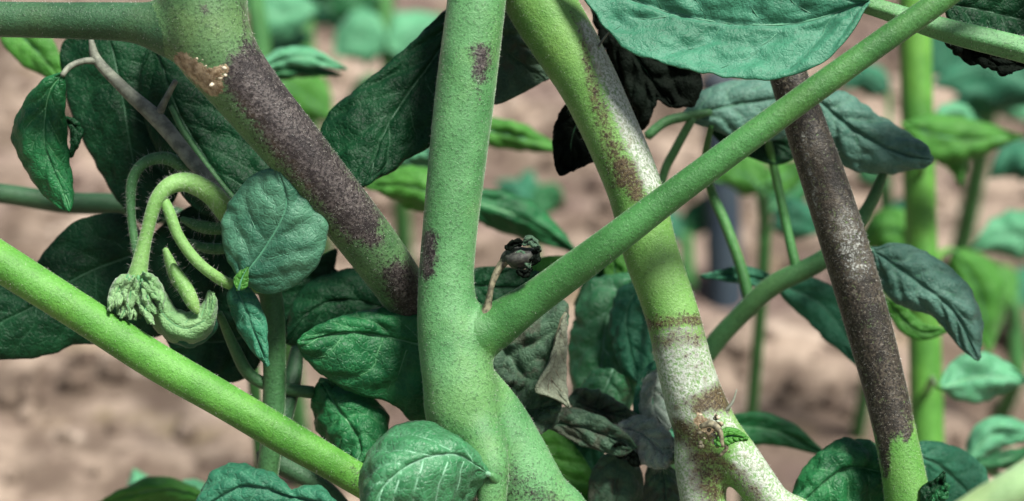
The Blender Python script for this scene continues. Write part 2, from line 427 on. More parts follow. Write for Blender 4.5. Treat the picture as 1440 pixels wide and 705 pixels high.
    if veins == 2:
        for sg in (-1, 1):
            for k in range(1, nv + 1):
                pts = []
                for tt in np.linspace(0.02, .86, 12):
                    ss = (k - (.35 if sg < 0 else 0) + tt * slope * nv * .5) / (nv + .8)
                    if ss > .97 or ss < .02: break
                    ss = min(max(ss - .38 * mnoise.noise((ss * 4 + seed, sg * tt * 2.5, seed + 3)) / (nv + .8), .01), .98)
                    ii = ss * ns; jj = ntt + sg * tt * ntt
                    i0, j0 = int(ii), int(jj); fi, fj = ii - i0, jj - j0
                    i1, j1 = min(i0 + 1, ns), min(j0 + 1, 2 * ntt)
                    p = (P[i0, j0] * (1 - fi) + P[i1, j0] * fi) * (1 - fj) + (P[i0, j1] * (1 - fi) + P[i1, j1] * fi) * fj
                    p = p - Nn[i0, j0] * .00004
                    pts.append(list(p) + [midr * (.36 - .28 * tt)])
                if len(pts) > 3:
                    V2, F2 = tube(np.array(pts), seg=5, step=.002, bumps=0)
                    mesh_obj('vein', V2, F2, vm, o)
    return o

def gleaf(parent, mat, mid, width, d0, d1=None, prof=(.75, 1.0), **kw):
    """a simple pointed leaf round a midrib in picture units"""
    m = spline(mid, 15, dims=2)
    T = np.gradient(m, axis=0); T /= np.linalg.norm(T, axis=1)[:, None]
    Nn = np.stack([-T[:, 1], T[:, 0]], 1)
    s = np.linspace(0, 1, 15)
    wv = np.sin(np.pi * s ** prof[0]) ** prof[1] * width / 2
    js = 1 + .12 * np.array([mnoise.noise((k * .7, m[0, 0] * .1, 1)) for k in range(15)])
    jr = 1 + .12 * np.array([mnoise.noise((k * .7, m[0, 0] * .1, 8)) for k in range(15)])
    l = (m + Nn * (wv * js)[:, None])[1:-1]; r = (m - Nn * (wv * jr)[:, None])[1:-1]
    kw.setdefault('ns', 26); kw.setdefault('ntt', 8); kw.setdefault('serr', .06)
    return leaf(parent, mat, [tuple(p) for p in m], [tuple(p) for p in l], [tuple(p) for p in r], d0, d1, **kw)

def pet(parent, pts, mat='petiole', name='petiole', **kw):
    """a leaf stalk through (x, y, width, depth) points"""
    kw.setdefault('seg', 14); kw.setdefault('step', .0015)
    return stem(parent, name, chain(pts), M[mat], (), **kw)

# ================================================================ SETTING: soil
def soil_mat():
    m, nt, nd, ln = new_mat('dry_soil')
    co = N_(nt, 'ShaderNodeTexCoord').outputs['Object']
    c = mixc(nt, ramp(nt, tnoise(nt, co, 11, 5, .6), .43, .58), (.135, .102, .076), (.36, .285, .220))
    c = mixc(nt, ramp(nt, tnoise(nt, co, 55, 5, .65), .42, .66, 0, .75), c, (.11, .078, .06))
    c = mixc(nt, ramp(nt, tnoise(nt, co, 28, 3), .58, .72, 0, .8), c, (.52, .43, .345))
    c = mixc(nt, ramp(nt, tnoise(nt, co, 16, 3), .60, .74, 0, .6), c, (.20, .16, .07))
    c = mixc(nt, ramp(nt, tnoise(nt, co, 6.5, 3), .50, .62, 0, .55), c, (.15, .105, .095))
    b = N_(nt, 'ShaderNodeBsdfPrincipled'); ln.new(c, b.inputs['Base Color']); b.inputs['Roughness'].default_value = .95
    b.inputs['Specular IOR Level'].default_value = .15
    bp = N_(nt, 'ShaderNodeBump'); bp.inputs['Strength'].default_value = .8; bp.inputs['Distance'].default_value = .006
    ln.new(tnoise(nt, co, 120, 6, .65), bp.inputs['Height']); ln.new(bp.outputs[0], b.inputs['Normal'])
    o = N_(nt, 'ShaderNodeOutputMaterial'); ln.new(b.outputs[0], o.inputs[0])
    return m
M['soil'] = soil_mat()
def gh(x, y):
    return .018 * mnoise.noise((x * 5, y * 5, 0)) + .010 * mnoise.noise((x * 17, y * 17, 3)) + .005 * mnoise.noise((x * 45, y * 45, 7)) - .006
n = 190
u = np.linspace(-1, 1, n); gx = np.sign(u) * (np.abs(u) * 1.1 + 60 * np.abs(u) ** 9)
v = np.linspace(-1, 1, n); gy = .85 + np.sign(v) * (np.abs(v) * 1.0 + 60 * np.abs(v) ** 9)
V = np.array([[x, y, gh(x, y) if abs(x) < 3 and abs(y - .85) < 3 else -.006] for x in gx for y in gy])
i, j = np.meshgrid(np.arange(n - 1), np.arange(n - 1), indexing='ij')
F = np.stack([i * n + j, (i + 1) * n + j, (i + 1) * n + j + 1, i * n + j + 1], -1).reshape(-1, 4)
g = mesh_obj('ground', V, F, M['soil']); g['kind'] = 'structure'; g['label'] = 'pinkish brown crumbly garden soil'

# crumbs and clods of soil
ico_p = (1 + 5 ** .5) / 2
IV = np.array([(-1, ico_p, 0), (1, ico_p, 0), (-1, -ico_p, 0), (1, -ico_p, 0), (0, -1, ico_p), (0, 1, ico_p), (0, -1, -ico_p), (0, 1, -ico_p), (ico_p, 0, -1), (ico_p, 0, 1), (-ico_p, 0, -1), (-ico_p, 0, 1)]) / 1.9
IF = np.array([(0, 11, 5), (0, 5, 1), (0, 1, 7), (0, 7, 10), (0, 10, 11), (1, 5, 9), (5, 11, 4), (11, 10, 2), (10, 7, 6), (7, 1, 8), (3, 9, 4), (3, 4, 2), (3, 2, 6), (3, 6, 8), (3, 8, 9), (4, 9, 5), (2, 4, 11), (6, 2, 10), (8, 6, 7), (9, 8, 1)])
VV, FF = [], []
for k in range(5200):
    y = rng.uniform(.25, 1.75); x = rng.uniform(-.75, .75) * (.45 + y * .6)
    r = .0035 * math.exp(rng.normal(0, .55)); r = min(r, .02)
    q = IV * (1 + rng.uniform(-.28, .28, (12, 1))) * r * rng.uniform(.7, 1.3, 3)
    a = rng.uniform(0, 6.28); ca, sa = math.cos(a), math.sin(a)
    q = q @ np.array([[ca, -sa, 0], [sa, ca, 0], [0, 0, 1]])
    VV.append(q + [x, y, gh(x, y) + r * .35]); FF.append(IF + 12 * k)
o = mesh_obj('soil_clods', np.vstack(VV), np.vstack(FF), M['soil']); o['kind'] = 'stuff'
o['label'] = 'loose crumbs and clods of dry soil'; o['category'] = 'soil'

# ================================================================ THE UPRIGHT FORKED PLANT
cA = chain([(684, -150, 84, .365), (678, -80, 85, .363), (671, 0, 86, .36), (656, 120, 88, .36), (643, 230, 84, .36), (632, 330, 80, .36), (627, 400, 82, .36),
            (632, 470, 94, .36), (646, 540, 106, .36), (655, 590, 108, .361), (698, 640, 84, .365), (748, 705, 92, .367), (800, 790, 92, .369)])
cA = to_ground(cA, .01, .02)
cB = chain([(632, 500, 40, .360), (664, 476, 78, .360), (698, 457, 68, .360), (730, 435, 58, .358), (765, 410, 53, .356), (850, 347, 50, .350), (950, 271, 46, .348), (1100, 160, 43, .346), (1240, 59, 40, .345), (1332, -6, 38, .344), (1440, -90, 32, .343), (1540, -150, 22, .343), (1600, -180, 6, .343)])
cA4 = chain([(672, 520, 40, .364), (700, 590, 84, .364), (745, 690, 104, .364), (800, 790, 90, .366)])
cA3 = chain([(650, 560, 50, .360), (674, 612, 66, .3560), (689, 655, 58, .353), (692, 700, 46, .352), (688, 760, 42, .352), (672, 820, 38, .352)])
A = thing('tomato_plant', 'upright pale green stem forking into a slender slanting branch', 'tomato plant', (cA[-1][0], cA[-1][1], 0))
blobsA = [('d', 677, 74, 677, 106, 14, 11, 14, 1.0), ('d', 668, 90, 675, 150, 8, 4, 10, .45), ('d', 603, 337, 602, 383, 14, 11, 14, 1.0), ('d', 596, 300, 600, 420, 5, 5, 8, .42),
          ('d', 720, 670, 770, 720, 24, 40, 40, .5)]
fu = fused([cA, cB, cA3, cA4])
fu[3][fu[3] == 3] = 0
main, br, stub, _ = split_parts(A, fu, ['main_stem', 'side_branch', 'leaf_base', 'main_stem'], [M['stem'], M['stem_mid'], M['stem'], M['stem']], blobsA)
for o, dn in ((main, 1.5e6), (br, .8e6), (stub, 1.3e6)):
    hairs(A, o, dn * 2, .00030, M['hair'], .000020)
# a young bud on the stem
for bx, by, bw in ((629, 579, 19), (662, 624, 20)):
    c = chain([(bx + 3, by - 10, bw * .5, .3556), (bx, by, bw, .3546), (bx - 1, by + 12, bw * .6, .3556)])
    stem(A, 'bud', c, M['stem_yellow'], (), seg=14, step=.0006)
# dry flower stalk in the fork
stem(A, 'dry_stalk', chain([(680, 452, 20, .358), (686, 428, 12, .357), (691, 402, 9, .356), (700, 380, 11, .356), (709, 368, 13, .356), (718, 360, 10, .355)]), M['dead_tan'], None, seg=12, step=.0006, bumps=.16)
o = stem(A, 'dry_flower', chain([(706, 368, 10, .356), (715, 361, 24, .356), (728, 360, 36, .355), (742, 357, 32, .355), (754, 350, 10, .355)]), plain('rotted_flower', (.05, .055, .042), (.008, .009, .008), 1100), None, seg=20, step=.0004, bumps=.7)
for q in (((722, 370), (735, 360), (744, 378)), ((735, 345), (746, 338), (760, 352)), ((714, 352), (722, 343), (735, 342)), ((745, 370), (752, 362), (757, 348)), ((728, 380), (738, 385), (748, 378))):
    gleaf(o, 'grey' if q[0][0] in (735, 722) else 'black', q, 13, .3532, wave=.0015, veins=False, ns=10, ntt=4, name='dry_sepal')
# leaves of this plant
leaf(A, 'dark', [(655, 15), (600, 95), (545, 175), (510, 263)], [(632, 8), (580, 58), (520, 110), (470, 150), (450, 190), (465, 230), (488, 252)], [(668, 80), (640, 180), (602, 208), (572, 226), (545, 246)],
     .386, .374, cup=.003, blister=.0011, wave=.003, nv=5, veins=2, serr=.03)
leaf(A, 'grey', [(668, 15), (715, 75), (768, 112)], [(672, 100), (690, 146), (735, 132)], [(705, 0), (745, 55), (774, 98)], .384, .386, wave=.002, veins=1, blister=.0009, label='dark greyish withered leaf behind the stem')
leaf(A, 'dark', [(604, 470), (520, 428), (450, 430), (400, 482)], [(572, 405), (520, 378), (460, 386), (416, 415)], [(570, 500), (500, 500), (440, 500)], .392, .392, cup=.004, blister=.0008, veins=2)
leaf(A, 'mid', [(625, 495), (560, 478), (490, 468), (417, 482)], [(600, 440), (540, 434), (480, 444), (440, 460)], [(616, 585), (582, 594), (545, 565), (490, 550), (447, 522), (425, 502)],
     .374, .368, cup=.004, blister=.0010, wave=.002, veins=2, nv=4, slope=.9)
leaf(A, 'mid', [(452, 538), (475, 575), (505, 620), (503, 657)], [(440, 552), (444, 600), (466, 636), (487, 652)], [(495, 545), (538, 570), (547, 605), (530, 642)], .378, .372, cup=.006, blister=.0011, veins=2, nv=4)
pet(A, [(620, 520, 14, .372), (560, 545, 13, .382), (500, 545, 12, .382), (450, 536, 11, .378)])
leaf(A, 'glossy', [(690, 668), (645, 640), (585, 650), (535, 690), (520, 740)], [(676, 648), (660, 626), (630, 604), (590, 593), (550, 604), (520, 630), (507, 668), (508, 710)],
     [(672, 700), (640, 745), (590, 770), (545, 770)], .3365, .334, blister=.0011, wave=.0015, nv=6, slope=.8, veins=2, ns=60, ntt=24, midr=.0006,
     dep=lambda S, T: .016 * np.abs(T) ** 2.2 - .003 * np.sin(np.pi * S) + .012 * (1 - S) ** 3, label='rounded glossy leaf curling under at the foot of the stem')
pet(A, [(694, 690, 24, .3535), (698, 678, 17, .3505), (690, 667, 11, .348)], 'stem')
leaf(A, 'grey', [(690, 470), (728, 520), (765, 575)], [(680, 520), (705, 572), (733, 602), (758, 592)], [(735, 448), (798, 424), (792, 480), (762, 540)], .382, .378, wave=.003, blister=.0012, veins=1, serr=.06,
     label='withered grey green leaf with a brown rim')
leaf(A, 'dry', [(795, 440), (779, 500), (778, 545), (801, 573)], [(774, 505), (753, 545), (765, 556), (782, 562)], [(798, 470), (797, 530)], .375, .372, wave=.002, blister=.0006, veins=2, serr=.08, ns=30, ntt=10,
     dep=lambda S, T: .003 * np.sin(np.pi * S) * T, label='dry tan folded leaf edge')
leaf(A, 'dark', [(640, 400), (720, 405), (800, 400)], [(665, 378), (715, 376), (770, 385)], [(665, 430), (720, 450), (770, 440)], .392, .395, veins=1)
gleaf(A, 'bright', [(735, 410), (775, 380), (815, 362)], 42, .40, veins=1)

# ================================================================ THE DARK SLANTING STEM
cE = chain([(292, -160, 120, .352), (288, -70, 128, .350), (286, -5, 128, .350), (296, 55, 122, .350), (342, 122, 100, .352), (418, 215, 90, .356), (500, 318, 82, .364), (562, 402, 74, .374), (602, 470, 68, .386), (628, 560, 64, .396), (640, 700, 64, .402), (650, 850, 64, .404)])
cE = to_ground(cE, .0, .02)
cE2 = chain([(-130, 24, 50, .352), (0, 27, 52, .352), (110, 29, 54, .351), (190, 32, 60, .350), (250, 45, 84, .350), (285, 55, 70, .350)])
E = thing('tomato_plant', 'thick blighted stem with a purplish brown stretch slanting behind the upright stem', 'tomato plant', (cE[-1][0], cE[-1][1], 0))
blobsE = [('d', 352, 108, 424, 198, 40, 38, 24, 1.15), ('d', 400, 172, 505, 308, 40, 32, 26, 1.15), ('d', 490, 295, 526, 338, 26, 14, 24, 1.0), ('d', 352, 64, 352, 104, 12, 30, 20, .95), ('d', 562, 392, 600, 460, 26, 30, 26, 1.05), ('d', 340, -10, 348, 70, 4, 6, 12, .6),
          ('d', 286, 12, 290, 18, 6, 3, 7, .8), ('d', 525, 345, 560, 390, 8, 14, 26, .5), ('b', 330, 130, 440, 270, 10, 10, 20, .5),
          ('t', 256, 84, 300, 122, 11, 14, 8, 1), ('t', 296, 104, 316, 98, 9, 6, 8, 1)]
fu = fused([cE, cE2])
o1, o2 = split_parts(E, fu, ['main_stem', 'side_branch'], [M['stem_node'], M['stem_dark']], blobsE)
hairs(E, o1, 1.2e6 * 2, .00030, M['hair'], .000020); hairs(E, o2, .6e6 * 2, .00030, M['hair'], .000020)
for fx, fy, fr in ((276, 82, 5), (289, 92, 4), (314, 96, 6), (309, 110, 5), (297, 119, 7), (316, 106, 4), (284, 84, 3)):
    P0 = at(fx, fy, .3405); s_ = fr * K * .345 * .6
    q = IV * (1 + rng.uniform(-.4, .4, (12, 1))) * s_ * rng.uniform(.5, 1.2, 3) + P0 + FW * .0006
    mesh_obj('scar_fleck', q, IF, M['fleck'], E)

# ================================================================ THE WILTED SHOOT ON THE LEFT
cS = chain([(350, 395, 30, .372), (376, 405, 32, .374), (384, 440, 33, .375), (386, 500, 33, .376), (386, 555, 32, .377), (382, 620, 32, .378), (372, 700, 32, .38), (362, 800, 32, .382)])
cS = to_ground(cS, -.01, .02)
S = thing('tomato_plant', 'wilted hairy shoot with its tip curled over and drooping', 'tomato plant', (cS[-1][0], cS[-1][1], 0))
stem(S, 'main_stem', cS, M['petiole'], (), seg=20)
M['shoot'] = stem_mat('shoot_hairy_green', (.20, .39, .12), (.13, .29, .07), .3)
a = stem(S, 'drooping_stalk', chain([(345, 330, 30, .376), (320, 300, 31, .368), (295, 272, 30, .363), (264, 257, 28, .36), (238, 262, 24, .358), (219, 285, 20, .357), (206, 330, 18, .357), (197, 370, 23, .357), (190, 408, 33, .358), (187, 425, 23, .358)]), M['shoot'], (), seg=22, step=.0008)
hairs(S, a, 3.0e6, .0011, M['hair'], .000013)
b = stem(S, 'drooping_stalk', chain([(345, 320, 25, .382), (310, 290, 23, .376), (275, 250, 20, .372), (238, 224, 18, .37), (205, 228, 16, .369), (187, 252, 15, .369), (184, 292, 13, .369), (189, 340, 12, .369), (195, 372, 11, .369)]), M['petiole'], (), seg=18, step=.0008)
hairs(S, b, 2.5e6, .0012, M['hair'], .000013)
c = stem(S, 'drooping_stalk', chain([(228, 276, 13, .3585), (238, 298, 16, .357), (250, 330, 16, .357), (272, 362, 16, .358), (298, 385, 16, .36), (330, 402, 16, .364), (365, 402, 20, .370)]), M['shoot'], (), seg=18, step=.0008)
hairs(S, c, 2.2e6, .0008, M['hair'], .000013)
for q, ln_ in (([(345, 318, 12, .376), (310, 322, 17, .376), (280, 318, 17, .376), (255, 308, 8, .376)], 0), ([(345, 345, 12, .378), (310, 350, 16, .378), (285, 348, 14, .378), (268, 338, 6, .378)], 0)):
    a = stem(S, 'bud', chain(q), M['petiole'], (), seg=14, step=.0008); hairs(S, a, 2e6, .001, M['hair'], .00002)
for q in ([(243, 372, 8, .361), (250, 388, 19, .361), (262, 408, 22, .361), (272, 428, 18, .361), (278, 441, 6, .361)], [(232, 350, 8, .366), (240, 372, 16, .366), (248, 395, 15, .366), (256, 412, 6, .366)]):
    a = stem(S, 'bud', chain(q), M['shoot'], (), seg=16, step=.0006); hairs(S, a, 3e6, .0010, M['hair'], .000013)
# tuft of crumpled young leaflets at the drooping tip
M['young'] = leaf_mat('leaf_young_downy', (.26, .46, .20), (.14, .32, .11), (.26, .44, .22), (.12, .4, .06), .6, sheen=.35)
VEIN['young'] = 'vein_pale'
for k in range(15):
    ang = -.9 + 1.75 * (k / 14); ln_ = rng.uniform(48, 68)
    bx, by = 191 + 14 * math.sin(ang), 392 + rng.uniform(-10, 8)
    tx, ty = bx + math.sin(ang) * ln_ * .62, by + ln_ * (.45 + .5 * math.cos(ang))
    gleaf(S, 'young', [(bx, by), ((bx + tx) / 2 + rng.uniform(-7, 7), (by + ty) / 2), (tx, ty)], rng.uniform(17, 28), .3550 + rng.uniform(-.003, .003), cup=.003, wave=.0028, blister=.0005, veins=1, ns=20, ntt=6, serr=.22, nv=4, prof=(.65, .8))
leaf(S, 'young', [(212, 402), (228, 440), (258, 462), (290, 448), (300, 412)], [(225, 400), (245, 430), (268, 438), (285, 425), (293, 408)], [(208, 430), (222, 468), (258, 484), (296, 470), (306, 430)], .360, .362, cup=.004, wave=.0012, blister=.0005, veins=2, serr=.12, ns=36, ntt=10)
leaf(S, 'teal', [(232, 452), (262, 470), (302, 440)], [(250, 455), (280, 450)], [(235, 478), (270, 488), (305, 465)], .364, .364, cup=.003, wave=.002, veins=1, serr=.1, ns=24, ntt=8)
leaf(S, 'dark', [(345, 300), (280, 360), (215, 450)], [(290, 280), (215, 330), (190, 400)], [(350, 400), (310, 450), (260, 480)], .394, .392, veins=1)  # dark blade added to stand for the shaded gap behind the shoot
# its open leaves
leaf(S, 'mottled', [(338, 394), (375, 345), (402, 290), (391, 236)], [(316, 360), (311, 318), (323, 283), (348, 252), (374, 238)], [(368, 413), (410, 406), (446, 375), (461, 325), (451, 288), (424, 254)],
     .357, .352, cup=.004, blister=.0006, wave=.0015, veins=2, ns=64, ntt=24, nv=4, slope=.9, serr=.02, label='round blue green leaf')
leaf(S, 'teal', [(330, 400), (347, 440), (362, 478), (377, 515)], [(318, 415), (330, 455), (350, 490)], [(352, 405), (372, 440), (378, 480)], .362, .360, cup=.002, veins=2, ns=40, ntt=12, nv=4)
gleaf(S, 'bright', [(335, 408), (340, 392), (348, 376)], 22, .3555, veins=1, wave=.0005, blister=.0002, label='small fresh green leaflet')
# dead twig with the leaf it carries
stem(S, 'dead_twig', chain([(128, 55, 7, .371), (137, 85, 15, .371), (178, 128, 18, .370), (224, 170, 23, .369), (270, 226, 21, .368), (318, 285, 19, .37), (350, 325, 18, .374)]), M['dead'], None, seg=16, bumps=.08)
stem(S, 'dead_twig', chain([(222, 162, 14, .369), (234, 138, 9, .368), (247, 114, 8, .367)]), M['dead'], None, seg=12)
stem(S, 'petiole', chain([(140, 86, 12, .371), (118, 86, 9, .370), (98, 94, 9, .368), (88, 106, 8, .366)]), M['dead'], None, seg=12)
leaf(S, 'mid', [(90, 101), (68, 135), (62, 200), (84, 258), (98, 298)], [(62, 110), (36, 140), (16, 188), (34, 235), (50, 264), (78, 290)], [(93, 130), (94, 180), (100, 240), (103, 282)], .366, .368, cup=.004, blister=.0007, wave=.002, veins=2, ns=56, ntt=18, label='narrow drooping leaf hanging from the dead twig')
gleaf(S, 'dark', [(93, 165), (108, 185), (98, 222)], 16, .376, veins=1)
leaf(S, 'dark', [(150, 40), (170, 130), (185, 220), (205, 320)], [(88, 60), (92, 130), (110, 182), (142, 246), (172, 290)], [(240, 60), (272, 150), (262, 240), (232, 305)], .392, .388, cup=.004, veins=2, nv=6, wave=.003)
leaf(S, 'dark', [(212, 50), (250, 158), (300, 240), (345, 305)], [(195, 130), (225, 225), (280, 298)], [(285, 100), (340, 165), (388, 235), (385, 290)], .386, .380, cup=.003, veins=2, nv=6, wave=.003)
stem(S, 'petiole', chain([(240, 150, 7, .3825), (262, 192, 8, .380), (300, 245, 8, .378), (345, 300, 10, .377)]), M['petiole'], (), seg=12)
gleaf(S, 'bright', [(-5, 20), (50, 70), (98, 125)], 60, .43, veins=1)
leaf(S, 'dark', [(380, 455), (320, 480), (235, 478)], [(340, 440), (280, 440), (245, 460)], [(360, 520), (310, 540), (255, 515)], .39, .39, veins=1)
pet(S, [(308, 440, 10, .372), (330, 490, 16, .375), (352, 528, 18, .377), (390, 545, 18, .378), (440, 552, 18, .38)])
pet(S, [(418, 490, 18, .385), (412, 530, 26, .382), (400, 580, 28, .38), (384, 640, 26, .38)], 'stem_dark')
pet(S, [(368, 640, 34, .384), (410, 660, 30, .386), (460, 690, 26, .388), (500, 740, 26, .39)], 'stem_dark')
leaf(S, 'dark', [(470, 380), (430, 420), (400, 470)], [(470, 350), (400, 400), (392, 440)], [(500, 400), (460, 440), (420, 480)], .398, .398, veins=1)

# ================================================================ THE SMOOTH GREEN STEM BELOW IT
cF = chain([(-170, 270, 56, .352), (-60, 332, 56, .353), (0, 368, 56, .354), (107, 436, 53, .355), (213, 505, 52, .356), (310, 561, 51, .357), (400, 614, 50, .359), (480, 660, 47, .362), (560, 712, 44, .366), (640, 790, 42, .37)])
cF = to_ground(cF, .03, .02)
Fp = thing('tomato_plant', 'smooth bright green stem slanting below the wilted shoot', 'tomato plant', (cF[-1][0], cF[-1][1], 0))
a = stem(Fp, 'main_stem', cF, M['stem_bright'], [('d', 500, 665, 530, 690, 16, 40, 30, .4)], seg=36)
hairs(Fp, a, 1.2e6 * 2, .00030, M['hair'], .000020)
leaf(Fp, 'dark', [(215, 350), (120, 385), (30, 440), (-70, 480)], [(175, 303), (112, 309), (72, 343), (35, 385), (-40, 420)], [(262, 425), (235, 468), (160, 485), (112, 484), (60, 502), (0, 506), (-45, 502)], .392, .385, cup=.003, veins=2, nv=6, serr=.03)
leaf(Fp, 'teal', [(480, 715), (400, 695), (340, 685), (270, 725)], [(456, 687), (430, 682), (409, 691), (386, 672), (350, 653), (312, 654), (288, 680)], [(420, 765), (330, 780)], .345, .342, cup=.006, blister=.0011, veins=2, ns=60, ntt=20, label='blue green leaf with a wavy edge below the stem')
pet(Fp, [(475, 713, 12, .346), (500, 712, 12, .352), (545, 706, 14, .362)])
stem(Fp, 'petiole', chain([(-90, 266, 26, .425), (0, 272, 28, .425), (90, 285, 30, .425), (180, 290, 30, .425), (300, 320, 28, .43)]), M['stem_dark'], (), seg=18)

# ================================================================ THE MOULDY STEM
cC = chain([(672, -190, 102, .372), (718, -90, 102, .371), (759, 0, 101, .370), (800, 70, 94, .369), (836, 135, 86, .369), (890, 260, 79, .369), (914, 353, 80, .369), (944, 440, 78, .369), (967, 530, 82, .369), (993, 600, 88, .369), (1040, 650, 66, .368), (1086, 710, 57, .368), (1150, 800, 56, .37)])
cC = to_ground(cC, .02, .02)
cC2 = chain([(985, 585, 70, .370), (984, 645, 74, .370), (990, 710, 66, .371), (1000, 800, 60, .373)])
cC2 = to_ground(cC2, .01, .03)
Cp = thing('tomato_plant', 'leaning yellow green stem crusted with white mould and brown rot', 'tomato plant', (cC[-1][0], cC[-1][1], 0))
blobsC = [('w', 822, 35, 880, 150, 9, 22, 12, .95), ('w', 880, 150, 915, 255, 22, 16, 14, .98), ('b', 820, 60, 838, 140, 6, 10, 12, .85), ('b', 838, 140, 878, 250, 12, 24, 18, .75), ('b', 878, 235, 896, 275, 18, 13, 14, 1.0), ('b', 805, 15, 828, 70, 4, 5, 8, .6),
          ('w', 958, 505, 975, 560, 50, 60, 24, .80), ('b', 940, 470, 985, 520, 40, 30, 30, .40), ('b', 980, 625, 1000, 690, 24, 26, 20, .75), ('b', 912, 457, 988, 448, 10, 9, 18, 1.0), ('b', 925, 482, 985, 474, 14, 14, 24, .80), ('w', 930, 480, 985, 470, 16, 16, 18, .55), ('b', 985, 568, 1015, 560, 17, 24, 18, 1.0), ('b', 950, 572, 975, 568, 8, 10, 14, .7), ('w', 930, 565, 948, 585, 16, 18, 12, .9), ('b', 955, 605, 1000, 612, 20, 16, 14, .85),
          ('w', 950, 640, 968, 720, 34, 34, 14, .80), ('d', 975, 670, 1008, 712, 15, 13, 14, .70), ('w', 1015, 575, 1060, 660, 10, 10, 12, .75), ('w', 1055, 650, 1120, 740, 30, 34, 16, .78), ('b', 1040, 668, 1110, 750, 14, 14, 14, .62), ('t', 985, 592, 1000, 605, 10, 8, 7, .9), ('b', 1000, 640, 1030, 660, 10, 8, 10, .8)]
fu = fused([cC, cC2])
o1, o2 = split_parts(Cp, fu, ['main_stem', 'side_stem'], [M['stem_yellow'], M['stem_yellow']], blobsC)
for o in (o1, o2): hairs(Cp, o, 2.0e6 * 2, .00030, M['hair'], .000020)
for k in range(30):
    fy = float(np.clip(rng.normal(605, 18), 570, 636)); fx = float(np.clip(rng.normal(1006, 12), 985, 1016 + (fy - 600) * .5)); fr = rng.uniform(1.2, 4.2)
    q = IV * (1 + rng.uniform(-.4, .4, (12, 1))) * fr * K * .36 * rng.uniform(.4, 1.4, 3) + at(fx, fy, .3592 + .0009 * rng.random() + .00000 * fx)
    mesh_obj('bark_flake', q, IF, M['fleck'] if k % 3 == 0 else M['dead_tan'], Cp)
stem(Cp, 'torn_strip', chain([(985, 600, 8, .3595), (1000, 596, 11, .3585), (1012, 606, 10, .3578), (1016, 628, 7, .3582)]), M['dead_tan'], None, seg=10, step=.0006, bumps=.3)
stem(Cp, 'torn_strip', chain([(1004, 612, 5, .3590), (1022, 628, 6, .3585), (1012, 642, 4, .3595)]), M['dead_tan'], None, seg=10, step=.0006, bumps=.3)
gleaf(Cp, 'bright', [(1006, 625), (1026, 614), (1052, 617)], 24, .3585, .3575, wave=.001, veins=1, label='tiny fresh green leaf scrap')
for q in ([(1020, 578, 5, .365), (1030, 566, 4, .365), (1036, 548, 2, .365)], [(838, 70, 4, .365), (856, 46, 3, .365), (868, 40, 2, .365)]):
    stem(Cp, 'bristle', chain(q), M['dead'], None, seg=8, step=.0006)
leaf(Cp, 'black', [(828, -5), (880, 60), (915, 112), (945, 150)], [(846, 60), (876, 125), (899, 182), (915, 168), (923, 140)], [(885, 20), (940, 62), (986, 104), (980, 146), (962, 152)], .386, .384, wave=.004, blister=.0015, veins=1, label='rotted black leaf')
leaf(Cp, 'black', [(835, 130), (806, 190), (806, 240)], [(795, 148), (776, 185), (784, 243)], [(850, 180), (842, 220), (826, 232)], .384, .384, wave=.003, blister=.001, veins=1, serr=.08, label='rotted black leaf scrap')
leaf(Cp, 'glossy', [(905, 380), (858, 440), (845, 520), (832, 602)], [(830, 395), (806, 450), (800, 510), (806, 560), (816, 592)], [(905, 410), (914, 450), (918, 520), (890, 572), (850, 600)], .412, .405, cup=.005, blister=.0012, serr=.07, veins=2)
leaf(Cp, 'teal', [(900, 395), (880, 450), (895, 520), (905, 545)], [(868, 410), (856, 460), (872, 515)], [(915, 420), (922, 470), (918, 525)], .402, .398, cup=.003, blister=.001, serr=.08, veins=2, nv=4)
leaf(Cp, 'glossy', [(862, 520), (845, 560), (815, 600)], [(835, 520), (815, 550), (806, 585)], [(885, 540), (872, 585), (840, 605)], .400, .396, cup=.003, blister=.001, serr=.08, veins=2, nv=4)
gleaf(Cp, 'bright', [(855, 345), (865, 380), (858, 425)], 34, .415, veins=1, serr=.15)
gleaf(Cp, 'mid', [(905, 385), (850, 385), (808, 430)], 36, .418, veins=1, serr=.12)
leaf(Cp, 'grey', [(752, 592), (820, 602), (896, 630)], [(795, 572), (850, 588), (884, 612)], [(790, 612), (830, 630), (870, 641)], .385, .380, wave=.002, veins=1, label='withered grey green leaf lying folded')
leaf(Cp, 'bright', [(742, 600), (780, 660), (838, 730)], [(730, 640), (755, 705), (795, 748)], [(785, 605), (825, 650), (848, 705)], .398, .396, veins=1)
leaf(Cp, 'grey', [(872, 632), (865, 680), (862, 740)], [(842, 645), (828, 682), (834, 740)], [(895, 648), (906, 690), (898, 740)], .388, .386, cup=.003, veins=2, nv=4)
leaf(Cp, 'grey', [(928, 648), (936, 690), (936, 745)], [(910, 658), (904, 700), (914, 745)], [(950, 662), (963, 700), (957, 745)], .383, .380, cup=.003, veins=1)
leaf(Cp, 'teal', [(935, 500), (915, 560), (930, 640)], [(905, 520), (890, 570), (905, 630)], [(955, 530), (950, 590), (950, 640)], .392, .39, veins=1)
fz = leaf(Cp, 'fuzz', [(868, 600), (905, 612), (942, 650)], [(870, 625), (895, 648), (925, 660)], [(900, 585), (935, 600), (952, 630)], .384, .378, veins=1, wave=.004, blister=.0012, serr=.1, label='shrivelled leaf furred with pale mould')
hairs(Cp, fz, 5e6, .0016, M['hair'], .000010, lean=1.6)
fz = leaf(Cp, 'fuzz', [(925, 520), (918, 565), (930, 605)], [(905, 535), (900, 575), (915, 605)], [(945, 540), (945, 580), (942, 605)], .388, .384, veins=1, wave=.002)
hairs(Cp, fz, 4e6, .0014, M['hair'], .000010, lean=1.6)
